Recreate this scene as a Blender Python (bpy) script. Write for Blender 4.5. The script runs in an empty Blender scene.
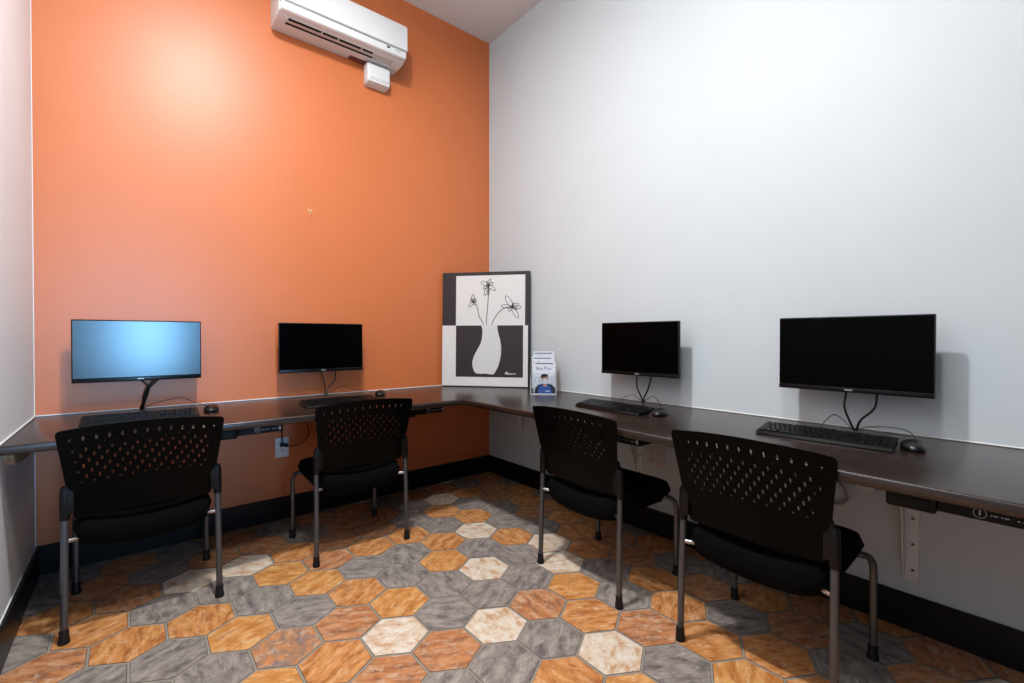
import bpy, bmesh, math, random
from mathutils import Vector, Matrix
from mathutils.geometry import delaunay_2d_cdt
random.seed(7)
PI = math.pi
scn = bpy.context.scene
COL = scn.collection

# ------------------------------------------------------------------ helpers
def s2l(c):
    return tuple(((v/255.0)/12.92 if v/255.0 <= .04045 else ((v/255.0+.055)/1.055)**2.4) for v in c)

def mat(name, rgb, rough=.5, metal=0.0, spec=.5, noise=0.0, nscale=8.0, bump=0.0, bscale=200.0, trans=0.0, ior=1.45, coat=0.0, alpha=1.0):
    m = bpy.data.materials.new(name); m.use_nodes = True
    nt = m.node_tree; b = nt.nodes['Principled BSDF']
    c = s2l(rgb) + (1,)
    b.inputs['Base Color'].default_value = c
    b.inputs['Roughness'].default_value = rough
    b.inputs['Metallic'].default_value = metal
    b.inputs['Specular IOR Level'].default_value = spec
    b.inputs['IOR'].default_value = ior
    b.inputs['Transmission Weight'].default_value = trans
    b.inputs['Coat Weight'].default_value = coat
    b.inputs['Alpha'].default_value = alpha
    tc = nt.nodes.new('ShaderNodeTexCoord')
    if noise > 0:
        n = nt.nodes.new('ShaderNodeTexNoise'); n.inputs['Scale'].default_value = nscale
        n.inputs['Detail'].default_value = 5
        nt.links.new(tc.outputs['Object'], n.inputs['Vector'])
        mr = nt.nodes.new('ShaderNodeMapRange')
        mr.inputs['From Min'].default_value = .3; mr.inputs['From Max'].default_value = .7
        mr.inputs['To Min'].default_value = 1-noise; mr.inputs['To Max'].default_value = 1+noise
        nt.links.new(n.outputs['Fac'], mr.inputs['Value'])
        mx = nt.nodes.new('ShaderNodeVectorMath'); mx.operation = 'SCALE'
        mx.inputs[0].default_value = c[:3]
        nt.links.new(mr.outputs[0], mx.inputs['Scale'])
        nt.links.new(mx.outputs[0], b.inputs['Base Color'])
    if bump > 0:
        n2 = nt.nodes.new('ShaderNodeTexNoise'); n2.inputs['Scale'].default_value = bscale
        n2.inputs['Detail'].default_value = 3
        nt.links.new(tc.outputs['Object'], n2.inputs['Vector'])
        bp = nt.nodes.new('ShaderNodeBump'); bp.inputs['Strength'].default_value = bump
        bp.inputs['Distance'].default_value = .002
        nt.links.new(n2.outputs['Fac'], bp.inputs['Height'])
        nt.links.new(bp.outputs[0], b.inputs['Normal'])
    return m

def link_mesh(name, bm, m, parent=None, smooth=None, recalc=True):
    if recalc: bmesh.ops.recalc_face_normals(bm, faces=bm.faces)
    me = bpy.data.meshes.new(name); bm.to_mesh(me); bm.free()
    mats = m if isinstance(m, (list, tuple)) else [m]
    for k in mats: me.materials.append(k)
    if smooth is not None:
        me.polygons.foreach_set('use_smooth', [True]*len(me.polygons))
        if smooth < 3:
            me.set_sharp_from_angle(angle=smooth)
    o = bpy.data.objects.new(name, me); COL.objects.link(o)
    if parent: o.parent = parent
    return o

def box(bm, x0, x1, y0, y1, z0, z1, bev=0.0, seg=2, mi=0, M=None):
    b2 = bmesh.new()
    bmesh.ops.create_cube(b2, size=1)
    for v in b2.verts:
        v.co = Vector(((x0+x1)/2+v.co.x*(x1-x0), (y0+y1)/2+v.co.y*(y1-y0), (z0+z1)/2+v.co.z*(z1-z0)))
    if bev > 0:
        bmesh.ops.bevel(b2, geom=list(b2.edges), offset=bev, segments=seg, affect='EDGES', profile=.5)
    if M is not None: bmesh.ops.transform(b2, matrix=M, verts=b2.verts)
    for f in b2.faces: f.material_index = mi
    merge(bm, b2)

def merge(bm, b2):
    me = bpy.data.meshes.new('tmp'); b2.to_mesh(me); b2.free(); bm.from_mesh(me); bpy.data.meshes.remove(me)

def smooth_path(pts, n=6):
    P = [Vector(p) for p in pts]
    if len(P) < 3: return P
    out = []
    Q = [P[0]*2-P[1]] + P + [P[-1]*2-P[-2]]
    for i in range(1, len(Q)-2):
        for k in range(n):
            t = k/n
            out.append(.5*((2*Q[i])+(Q[i+1]-Q[i-1])*t+(2*Q[i-1]-5*Q[i]+4*Q[i+1]-Q[i+2])*t*t+(3*Q[i]-Q[i-1]-3*Q[i+1]+Q[i+2])*t**3))
    out.append(P[-1]); return out

def tube(bm, pts, r, seg=12, smooth=0, mi=0, cap=True):
    P = smooth_path(pts, smooth) if smooth else [Vector(p) for p in pts]
    rs = r if isinstance(r, (list, tuple)) else [r]*len(P)
    rings = []; up = None
    for i, p in enumerate(P):
        t = (P[min(i+1, len(P)-1)]-P[max(i-1, 0)]).normalized()
        if up is None:
            a = Vector((0, 0, 1)) if abs(t.z) < .9 else Vector((1, 0, 0))
            up = (a-t*a.dot(t)).normalized()
        else:
            up = (up-t*up.dot(t)).normalized()
        s = t.cross(up)
        rings.append([bm.verts.new(p+(up*math.cos(2*PI*k/seg)+s*math.sin(2*PI*k/seg))*rs[i]) for k in range(seg)])
    for a, b in zip(rings, rings[1:]):
        for k in range(seg):
            f = bm.faces.new((a[k], a[(k+1) % seg], b[(k+1) % seg], b[k])); f.material_index = mi
    if cap:
        for rg in (rings[0][::-1], rings[-1]):
            f = bm.faces.new(rg); f.material_index = mi

def prism(bm, poly, axis, a0, a1, bev=0.0, mi=0, seg=2):
    """extrude 2D polygon along axis ('x': poly=(y,z), 'y': (x,z), 'z': (x,y))"""
    b2 = bmesh.new()
    def mk(p, a):
        return {'x': (a, p[0], p[1]), 'y': (p[0], a, p[1]), 'z': (p[0], p[1], a)}[axis]
    A = [b2.verts.new(mk(p, a0)) for p in poly]; B = [b2.verts.new(mk(p, a1)) for p in poly]
    n = len(poly)
    fa = b2.faces.new(A); fb = b2.faces.new(B[::-1])
    for i in range(n): b2.faces.new((A[i], B[i], B[(i+1) % n], A[(i+1) % n]))
    bmesh.ops.recalc_face_normals(b2, faces=b2.faces)
    if bev > 0:
        ed = set(fa.edges) | set(fb.edges)
        bmesh.ops.bevel(b2, geom=list(ed), offset=bev, segments=seg, affect='EDGES', profile=.5)
    for f in b2.faces: f.material_index = mi
    merge(bm, b2)

def thing(name, label, cat, loc=(0, 0, 0), rz=0, group=None):
    o = bpy.data.objects.new(name, None); COL.objects.link(o)
    o.empty_display_size = .1
    o.location = loc; o.rotation_euler = (0, 0, rz)
    o['label'] = label; o['category'] = cat
    if group: o['group'] = group
    return o
def tag(o, label, cat, group=None):
    o['label'] = label; o['category'] = cat
    if group: o['group'] = group
    return o
def struct(name, bm, m, smooth=None):
    o = link_mesh(name, bm, m, None, smooth); o['kind'] = 'structure'; return o
def dup(root, loc, rz, label, group=None):
    def cp(o, par):
        c = o.copy(); COL.objects.link(c)
        if par: c.parent = par; c.matrix_parent_inverse = o.matrix_parent_inverse.copy()
        for ch in kids[o.name]: cp(ch, c)
        return c
    kids = {o.name: [] for o in bpy.data.objects}
    for o in bpy.data.objects:
        if o.parent: kids[o.parent.name].append(o)
    r = cp(root, None); r.location = loc; r.rotation_euler = (0, 0, rz); r['label'] = label
    if group: r['group'] = group
    return r
def text_bm(s, size, align='CENTER', extrude=0.0, spacing=1.0):
    cu = bpy.data.curves.new('t', 'FONT'); cu.body = s; cu.size = size; cu.align_x = align; cu.align_y = 'CENTER'
    cu.extrude = extrude; cu.resolution_u = 3; cu.space_character = spacing
    ob = bpy.data.objects.new('t', cu)
    COL.objects.link(ob); bpy.context.view_layer.update()
    me = bpy.data.meshes.new_from_object(ob.evaluated_get(bpy.context.evaluated_depsgraph_get()))
    bpy.data.objects.remove(ob); bpy.data.curves.remove(cu)
    bm = bmesh.new(); bm.from_mesh(me); bpy.data.meshes.remove(me); return bm

# ------------------------------------------------------------------ materials
def wall_mat(name, rgb, noise=.015, rough=.5, spec=.3):
    return mat(name, rgb, rough=rough, spec=spec, noise=noise, nscale=2.5, bump=.12, bscale=260)
M_white = wall_mat('white_wall_paint', (205, 212, 215))
M_orange = wall_mat('orange_wall_paint', (214, 118, 66), .02, .42, .7)
M_leftw = wall_mat('left_wall_lightened', (238, 240, 242))  # white wall paint lightened to make up for weak light on this wall
M_rear = wall_mat('rear_wall_darkened', (62, 58, 56))  # unseen wall coloured dark to cut light bounced into the room
M_ceil = mat('ceiling_paint', (240, 236, 236), rough=.8, noise=.01, nscale=2)
M_base = mat('black_baseboard', (14, 14, 15), rough=.35, spec=.35, noise=.1)
M_caulk = mat('white_caulk', (232, 232, 230), rough=.5, noise=.01)
M_plast = mat('black_plastic', (3, 3, 3), rough=.38, spec=.1, noise=.05, bump=.15, bscale=900)
M_sleeve = mat('black_sleeve_plastic', (7, 7, 8), rough=.42, spec=.35, noise=.05)
M_fabric = mat('black_mesh_fabric', (6, 6, 7), rough=.95, spec=.1, noise=.15, nscale=60, bump=.8, bscale=700)
M_steel = mat('grey_powder_steel', (96, 98, 102), rough=.38, metal=.75, noise=.06, nscale=30)
M_chrome = mat('chrome', (190, 190, 192), rough=.2, metal=1)
M_rubber = mat('black_rubber', (10, 10, 10), rough=.6, noise=.05)
M_screen = mat('monitor_screen', (1, 1, 1), rough=.25, spec=.5, ior=1.14)
M_screen_refl = mat('reflective_monitor_screen', (2, 2, 3), rough=.23, spec=.5, ior=1.60)  # same screen made shinier to brighten the doorway's blue reflection
M_bezel = mat('monitor_bezel', (6, 6, 7), rough=.35, spec=.3, noise=.03)
M_chin = mat('monitor_chin', (10, 10, 11), rough=.3, spec=.3)
M_silver = mat('silver_mark', (170, 172, 176), rough=.35, metal=.3)
M_cable = mat('black_cable', (9, 9, 10), rough=.45)
M_key = mat('keyboard_keys', (16, 16, 18), rough=.38, spec=.3, noise=.08, nscale=90)
M_kbase = mat('keyboard_case', (9, 9, 10), rough=.4, spec=.3)
M_gloss = mat('mouse_black', (13, 13, 15), rough=.28, spec=.6)
M_acw = mat('ac_white_plastic', (232, 232, 232), rough=.4, noise=.01)
M_acg = mat('ac_grey_plastic', (182, 182, 184), rough=.45)
M_dark = mat('dark_slot', (12, 9, 8), rough=.8)
M_vane = mat('ac_vane', (205, 196, 190), rough=.45)
M_lab = mat('ac_label', (120, 70, 66), rough=.6, noise=.35, nscale=120)
M_plate = mat('outlet_plate', (225, 224, 222), rough=.4)
M_platew = mat('almond_outlet_plate', (206, 196, 190), rough=.4)
M_brkt = mat('white_steel_bracket', (232, 230, 226), rough=.45, noise=.03, nscale=20)
M_screw = mat('screw_head', (120, 112, 104), rough=.4, metal=.6)
M_pc = mat('pc_case', (6, 6, 7), rough=.5, spec=.25, bump=.5, bscale=400)
M_wood = mat('raw_wood', (170, 140, 105), rough=.8, noise=.35, nscale=40)
M_canvas = mat('canvas_white', (224, 222, 220), rough=.75, bump=.2, bscale=500, noise=.01)
M_pblack = mat('painted_black', (45, 36, 40), rough=.6, bump=.2, bscale=500, noise=.08)
M_cedge = mat('canvas_dark_edge', (34, 28, 30), rough=.6, noise=.05)
M_line = mat('ink_line', (48, 38, 40), rough=.6)
M_vase = mat('vase_paint', (214, 214, 214), rough=.7, noise=.02)
M_paper = mat('brochure_paper', (226, 228, 234), rough=.35, noise=.01)
M_navy = mat('navy_ink', (52, 62, 98), rough=.4)
M_bluet = mat('blue_title_ink', (55, 110, 175), rough=.4)
M_shirt = mat('printed_blue_shirt', (40, 85, 165), rough=.4, noise=.15, nscale=90)
M_jack = mat('printed_dark_jacket', (24, 30, 50), rough=.4)
M_skin = mat('printed_skin', (196, 140, 115), rough=.4)
M_hair = mat('printed_hair', (30, 22, 22), rough=.4)
M_mask = mat('printed_mask', (214, 218, 224), rough=.4)
M_bg = mat('printed_background', (205, 212, 224), rough=.4, noise=.3, nscale=70)
M_brass = mat('brass_hook', (250, 225, 175), rough=.4, metal=.2)
M_greycab = mat('grey_cable', (150, 145, 140), rough=.5)

def acrylic():
    m = bpy.data.materials.new('clear_acrylic'); m.use_nodes = True
    nt = m.node_tree; nt.nodes.clear()
    out = nt.nodes.new('ShaderNodeOutputMaterial')
    tr = nt.nodes.new('ShaderNodeBsdfTransparent'); tr.inputs[0].default_value = (.975, .985, .99, 1)
    gl = nt.nodes.new('ShaderNodeBsdfGlossy'); gl.inputs['Roughness'].default_value = .05
    mx = nt.nodes.new('ShaderNodeMixShader')
    mx.inputs[0].default_value = .045; nt.links.new(tr.outputs[0], mx.inputs[1]); nt.links.new(gl.outputs[0], mx.inputs[2])
    nt.links.new(mx.outputs[0], out.inputs[0]); return m
M_acr = acrylic()

def counter_mat():
    m = bpy.data.materials.new('dark_wood_laminate'); m.use_nodes = True
    nt = m.node_tree; b = nt.nodes['Principled BSDF']
    tc = nt.nodes.new('ShaderNodeTexCoord')
    mp = nt.nodes.new('ShaderNodeMapping'); nt.links.new(tc.outputs['UV'], mp.inputs[0])
    mp.inputs['Scale'].default_value = (1.2, 22, 1)
    n = nt.nodes.new('ShaderNodeTexNoise'); n.inputs['Scale'].default_value = 3; n.inputs['Detail'].default_value = 8; n.inputs['Roughness'].default_value = .65
    nt.links.new(mp.outputs[0], n.inputs['Vector'])
    r = nt.nodes.new('ShaderNodeValToRGB')
    r.color_ramp.elements[0].position = .32; r.color_ramp.elements[0].color = s2l((20, 14, 12))+(1,)
    r.color_ramp.elements[1].position = .7; r.color_ramp.elements[1].color = s2l((58, 42, 34))+(1,)
    nt.links.new(n.outputs['Fac'], r.inputs[0]); nt.links.new(r.outputs[0], b.inputs['Base Color'])
    b.inputs['Roughness'].default_value = .27; b.inputs['IOR'].default_value = 1.5; b.inputs['Specular IOR Level'].default_value = .62
    bp = nt.nodes.new('ShaderNodeBump'); bp.inputs['Strength'].default_value = .06; bp.inputs['Distance'].default_value = .001
    nt.links.new(n.outputs['Fac'], bp.inputs['Height']); nt.links.new(bp.outputs[0], b.inputs['Normal'])
    return m
M_counter = counter_mat()

def tile_mat(name, base, dark, light, fleck, streak=(1.0, 4.0), amt=.62):
    m = bpy.data.materials.new(name); m.use_nodes = True
    nt = m.node_tree; b = nt.nodes['Principled BSDF']
    uv = nt.nodes.new('ShaderNodeUVMap'); uv.uv_map = 'tile'
    mp = nt.nodes.new('ShaderNodeMapping'); mp.inputs['Scale'].default_value = (streak[0], streak[1], 1)
    nt.links.new(uv.outputs[0], mp.inputs[0])
    n1 = nt.nodes.new('ShaderNodeTexNoise'); n1.inputs['Scale'].default_value = 13; n1.inputs['Detail'].default_value = 7; n1.inputs['Roughness'].default_value = .62
    nt.links.new(mp.outputs[0], n1.inputs['Vector'])
    r1 = nt.nodes.new('ShaderNodeValToRGB'); cr = r1.color_ramp
    cr.elements[0].position = .36; cr.elements[0].color = s2l(dark)+(1,)
    cr.elements[1].position = .62; cr.elements[1].color = s2l(light)+(1,)
    e = cr.elements.new(.5); e.color = s2l(base)+(1,)
    nt.links.new(n1.outputs['Fac'], r1.inputs[0])
    n2 = nt.nodes.new('ShaderNodeTexNoise'); n2.inputs['Scale'].default_value = 17; n2.inputs['Detail'].default_value = 10; n2.inputs['Roughness'].default_value = .76
    n2.inputs['Distortion'].default_value = .8
    nt.links.new(mp.outputs[0], n2.inputs['Vector'])
    r2 = nt.nodes.new('ShaderNodeValToRGB')
    r2.color_ramp.elements[0].position = amt-.05; r2.color_ramp.elements[0].color = (0, 0, 0, 1)
    r2.color_ramp.elements[1].position = amt+.09; r2.color_ramp.elements[1].color = (.75, .75, .75, 1)
    nt.links.new(n2.outputs['Fac'], r2.inputs[0])
    mx = nt.nodes.new('ShaderNodeMix'); mx.data_type = 'RGBA'
    nt.links.new(r2.outputs[0], mx.inputs[0]); nt.links.new(r1.outputs[0], mx.inputs[6])
    mx.inputs[7].default_value = s2l(fleck)+(1,)
    nt.links.new(mx.outputs[2], b.inputs['Base Color'])
    b.inputs['Roughness'].default_value = .5; b.inputs['Specular IOR Level'].default_value = .4
    bp = nt.nodes.new('ShaderNodeBump'); bp.inputs['Strength'].default_value = .35; bp.inputs['Distance'].default_value = .0015
    nt.links.new(n1.outputs['Fac'], bp.inputs['Height']); nt.links.new(bp.outputs[0], b.inputs['Normal'])
    return m
T_o = tile_mat('tile_orange', (204, 136, 76), (168, 98, 50), (222, 158, 100), (236, 200, 160), streak=(1.0, 2.4), amt=.57)
T_y = tile_mat('tile_ochre', (208, 140, 74), (182, 112, 52), (226, 166, 100), (242, 212, 170), streak=(1.0, 2.2), amt=.57)
T_r = tile_mat('tile_rust', (188, 122, 76), (142, 92, 66), (206, 142, 94), (216, 186, 158), streak=(1.0, 2.2), amt=.54)
T_g = tile_mat('tile_grey', (142, 131, 124), (106, 96, 94), (164, 152, 143), (192, 180, 170), streak=(1.0, 2.2), amt=.56)
T_w = tile_mat('tile_white', (222, 200, 174), (202, 150, 104), (232, 218, 200), (242, 234, 224), streak=(1.3, 2.0), amt=.54)
T_m = tile_mat('tile_mixed', (172, 126, 94), (124, 110, 108), (208, 138, 84), (216, 186, 158), streak=(1.4, 1.8), amt=.55)
T_edge = mat('tile_worn_edge', (92, 78, 66), rough=.7, noise=.25, nscale=60)
T_grout = mat('floor_grout', (152, 144, 132), rough=.85, noise=.08, nscale=50)

# ------------------------------------------------------------------ room shell
W, H, YR = 2.67, 3.58, -4.6
bm = bmesh.new(); box(bm, -W-.1, .1, 0, .12, -.05, H+.1); struct('wall_back', bm, M_orange)
bm = bmesh.new(); box(bm, 0, .12, YR, 0, -.05, H+.1); struct('wall_right', bm, M_white)
bm = bmesh.new(); box(bm, -W-.12, -W, YR, 0, -.05, H+.1); struct('wall_left', bm, M_leftw)
bm = bmesh.new()      # rear wall with a doorway on the left
DX0, DX1, DZ = -2.60, -1.62, 2.15
box(bm, -W-.12, DX0, YR-.12, YR, -.05, H+.1); box(bm, DX1, .12, YR-.12, YR, -.05, H+.1); box(bm, DX0, DX1, YR-.12, YR, DZ, H+.1)
struct('wall_front', bm, M_rear)
bm = bmesh.new(); box(bm, -W-.12, .12, YR-.12, .12, H, H+.12); struct('ceiling', bm, M_ceil)
# baseboards
bt, bh = .014, .137
bm = bmesh.new(); box(bm, -W, 0, -bt, 0, 0, bh, .002, 1); struct('baseboard_back', bm, M_base)
bm = bmesh.new(); box(bm, -bt, 0, YR, -bt, 0, bh, .002, 1); struct('baseboard_right', bm, M_base)
bm = bmesh.new(); box(bm, -W, -W+bt, YR, -bt, 0, bh, .002, 1); struct('baseboard_left', bm, M_base)
bm = bmesh.new(); box(bm, DX1+.06, -bt, YR, YR+bt, 0, bh, .002, 1); struct('baseboard_front', bm, M_base)
# door casing of the open doorway behind the camera
bm = bmesh.new()
box(bm, DX0-.06, DX0, YR-.13, YR+.012, 0, DZ+.06, .003, 1); box(bm, DX1, DX1+.06, YR-.13, YR+.012, 0, DZ+.06, .003, 1)
box(bm, DX0, DX1, YR-.13, YR+.012, DZ, DZ+.06, .003, 1)
struct('trim_1', bm, M_base)
# white caulk beads behind and beside the counter, and in the wall corner
CT, CTH, D = .75, .034, .7655
bm = bmesh.new()
box(bm, -W, 0, -.006, 0, CT, CT+.006, .002, 1); box(bm, -.006, 0, -3.8, 0, CT, CT+.006, .002, 1); box(bm, -W, -W+.006, -D, 0, CT, CT+.006, .002, 1)
struct('trim_2', bm, M_caulk)
bm = bmesh.new()
box(bm, -W, -W+.0025, -.0025, 0, bh, CT-CTH-.002); box(bm, -W, -W+.0025, -.0025, 0, CT+.006, H)
box(bm, -W, -W+.004, -2.5, -bt, bh, bh+.004)
struct('trim_3', bm, M_caulk)

# ------------------------------------------------------------------ floor: hexagonal tiles
TK = {
 (-6,-7):'g',(-6,-6):'r',(-6,-5):'g',(-6,-4):'r',(-6,-3):'g',(-6,-2):'r',(-6,-1):'o',(-6,0):'g',(-6,1):'r',(-6,2):'o',(-6,3):'g',(-6,4):'r',
 (-5,-8):'g',(-5,-7):'r',(-5,-6):'g',(-5,-5):'r',(-5,-4):'r',(-5,-3):'g',(-5,-2):'r',(-5,-1):'r',(-5,0):'g',(-5,1):'w',(-5,2):'o',(-5,3):'r',(-5,4):'g',
 (-4,-7):'o',(-4,-6):'r',(-4,-5):'w',(-4,-4):'w',(-4,-3):'o',(-4,-2):'r',(-4,-1):'r',(-4,0):'g',(-4,1):'o',(-4,2):'g',(-4,3):'r',(-4,4):'o',
 (-3,-8):'g',(-3,-7):'o',(-3,-6):'g',(-3,-5):'g',(-3,-4):'y',(-3,-3):'r',(-3,-2):'o',(-3,-1):'o',(-3,0):'g',(-3,1):'o',(-3,2):'g',(-3,3):'o',(-3,4):'g',
 (-2,-7):'r',(-2,-6):'o',(-2,-5):'o',(-2,-4):'g',(-2,-3):'y',(-2,-2):'g',(-2,-1):'g',(-2,0):'o',(-2,1):'w',(-2,2):'g',(-2,3):'r',(-2,4):'o',
 (-1,-7):'g',(-1,-6):'g',(-1,-5):'y',(-1,-4):'g',(-1,-3):'o',(-1,-2):'g',(-1,-1):'y',(-1,0):'g',(-1,1):'o',(-1,2):'g',(-1,3):'o',(-1,4):'g',
 (0,-7):'r',(0,-6):'g',(0,-5):'g',(0,-4):'m',(0,-3):'r',(0,-2):'y',(0,-1):'g',(0,0):'w',(0,1):'g',(0,2):'w',(0,3):'o',(0,4):'o',
 (1,-6):'o',(1,-5):'y',(1,-4):'o',(1,-3):'w',(1,-2):'g',(1,-1):'g',(1,0):'g',(1,1):'w',(1,2):'o',(1,3):'r',(1,4):'g',
 (2,-5):'g',(2,-4):'o',(2,-3):'r',(2,-2):'r',(2,-1):'w',(2,0):'r',(2,1):'y',(2,2):'g',(2,3):'r',(2,4):'o',
 (3,-4):'o',(3,-3):'g',(3,-2):'g',(3,-1):'g',(3,0):'o',(3,1):'g',(3,2):'o',(3,3):'g',(3,4):'r',
 (4,-3):'o',(4,-2):'o',(4,-1):'o',(4,0):'w',(4,1):'r',(4,2):'o',(4,3):'r',(4,4):'g',
 (5,-2):'g',(5,-1):'y',(5,0):'g',(5,1):'o',(5,2):'g',(5,3):'o',(5,4):'r',
 (6,0):'r',(6,1):'y',(6,2):'o',(6,3):'r',(6,4):'r',(7,1):'o',(7,2):'g',(7,3):'g',(7,4):'o',(8,2):'o',(8,3):'r',(8,4):'r',(9,3):'w',(9,2):'o',
}
def build_floor():
    a = .2222; rr = .1924; R = a/math.sqrt(3)
    b = bmesh.new(); uvl = b.loops.layers.uv.new('tile')
    order = 'oyrgwm'
    x0, x1, y0, y1 = -W, 0.0, YR, 0.0
    rnd = random.Random(3)
    def clip(poly):
        for (ax, lim, sg) in ((0, x0, 1), (0, x1, -1), (1, y0, 1), (1, y1, -1)):
            out = []
            for i in range(len(poly)):
                p, q = poly[i], poly[(i+1) % len(poly)]
                ip, iq = sg*(p[ax]-lim) >= -1e-9, sg*(q[ax]-lim) >= -1e-9
                if ip: out.append(p)
                if ip != iq:
                    t = (lim-p[ax])/(q[ax]-p[ax]); out.append((p[0]+t*(q[0]-p[0]), p[1]+t*(q[1]-p[1])))
            poly = out
            if len(poly) < 3: return []
        res = []
        for p in poly:
            if not res or math.dist(p, res[-1]) > 1e-5: res.append(p)
        if len(res) > 2 and math.dist(res[0], res[-1]) < 1e-5: res.pop()
        return res if len(res) > 2 else []
    for r in range(-8, 19):
        for i in range(-10, 8):
            cx = -.994+a*(i+.5*(r % 2)); cy = -1.2925-rr*r
            g = .0042
            def hx(s): return [(cx+s*math.sin(k*PI/3), cy+s*math.cos(k*PI/3)) for k in range(6)]
            if not clip(hx(R)): continue
            k = TK.get((r, i)) or rnd.choice('oorggywroogm')
            mi = order.index(k)
            ang = rnd.choice((0, 60, 120, 180, 240, 300))*PI/180 + PI/6 + rnd.uniform(-.1, .1)
            ox, oy = rnd.uniform(0, 50), rnd.uniform(0, 50)
            top = clip(hx(R-g-.0022)); mid = clip(hx(R-g))
            def face(pts, mi):
                f = b.faces.new([b.verts.new(p) for p in pts]); f.material_index = mi
                for l in f.loops:
                    dx, dy = l.vert.co.x-cx, l.vert.co.y-cy
                    l[uvl].uv = (ox+dx*math.cos(ang)+dy*math.sin(ang), oy-dx*math.sin(ang)+dy*math.cos(ang))
            if len(top) > 2:
                face([(p[0], p[1], 0) for p in top], mi)
                if len(top) == len(mid):
                    n = len(top)
                    for q in range(n):
                        u, v = (q, (q+1) % n)
                        face([(top[u][0], top[u][1], 0), (top[v][0], top[v][1], 0), (mid[v][0], mid[v][1], -.0014), (mid[u][0], mid[u][1], -.0014)], 7)
                        face([(mid[u][0], mid[u][1], -.0014), (mid[v][0], mid[v][1], -.0014), (mid[v][0], mid[v][1], -.004), (mid[u][0], mid[u][1], -.004)], mi)
    bmesh.ops.remove_doubles(b, verts=b.verts, dist=1e-6)
    box(b, x0-.12, x1+.12, y0-.12, y1+.12, -.12, -.0016, mi=6)
    o = link_mesh('floor', b, [T_o, T_y, T_r, T_g, T_w, T_m, T_grout, T_edge], recalc=False)
    # tile faces were wound clockwise or anticlockwise: make the flat ones face up
    me = o.data; b = bmesh.new(); b.from_mesh(me)
    bad = [f for f in b.faces if f.normal.z < -.5 and f.material_index != 6]
    bmesh.ops.reverse_faces(b, faces=bad); b.to_mesh(me); b.free()
    o['kind'] = 'structure'
build_floor()

# ------------------------------------------------------------------ counter (one continuous L worktop)
def build_counter():
    b = bmesh.new()
    z1, z0 = CT, CT-CTH
    c = .06
    Lp = [(-W, 0), (-W, -D), (-D, -D), (-D, -3.8), (0, -3.8), (0, 0)]
    prism(b, Lp, 'z', z0, z1, bev=.008, seg=3)
    uvl = b.loops.layers.uv.new('UVMap')
    for f in b.faces:
        cen = f.calc_center_median()
        for l in f.loops:
            p = l.vert.co
            back = f.normal.y**2 > .5 if abs(f.normal.z) < .5 else True
            if abs(f.normal.z) > .5: l[uvl].uv = (p.x, p.y)
            elif abs(f.normal.y) > .5: l[uvl].uv = (p.x, p.z)
            else: l[uvl].uv = (p.y, p.z)
    # split the top along the mitre so each run's grain follows its length
    top = [f for f in b.faces if f.normal.z > .9 and f.calc_area() > .5]
    if top:
        f = top[0]; vs = list(f.verts)
        v1 = min(vs, key=lambda v: (v.co.xy-Vector((-D, -D))).length); v2 = min(vs, key=lambda v: (v.co.xy-Vector((0, 0))).length)
        try:
            nf = bmesh.utils.face_split(f, v1, v2)[0]
            for g in (f, nf):
                cen = g.calc_center_median()
                if abs(cen.y) > abs(cen.x):
                    for l in g.loops: l[uvl].uv = (l.vert.co.y, l.vert.co.x)
        except Exception as e: print('split', e)
    o = link_mesh('worktop', b, M_counter, None, math.radians(40))
    tag(o, 'long L-shaped dark brown laminate worktop running along both walls', 'worktop')
build_counter()

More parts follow.
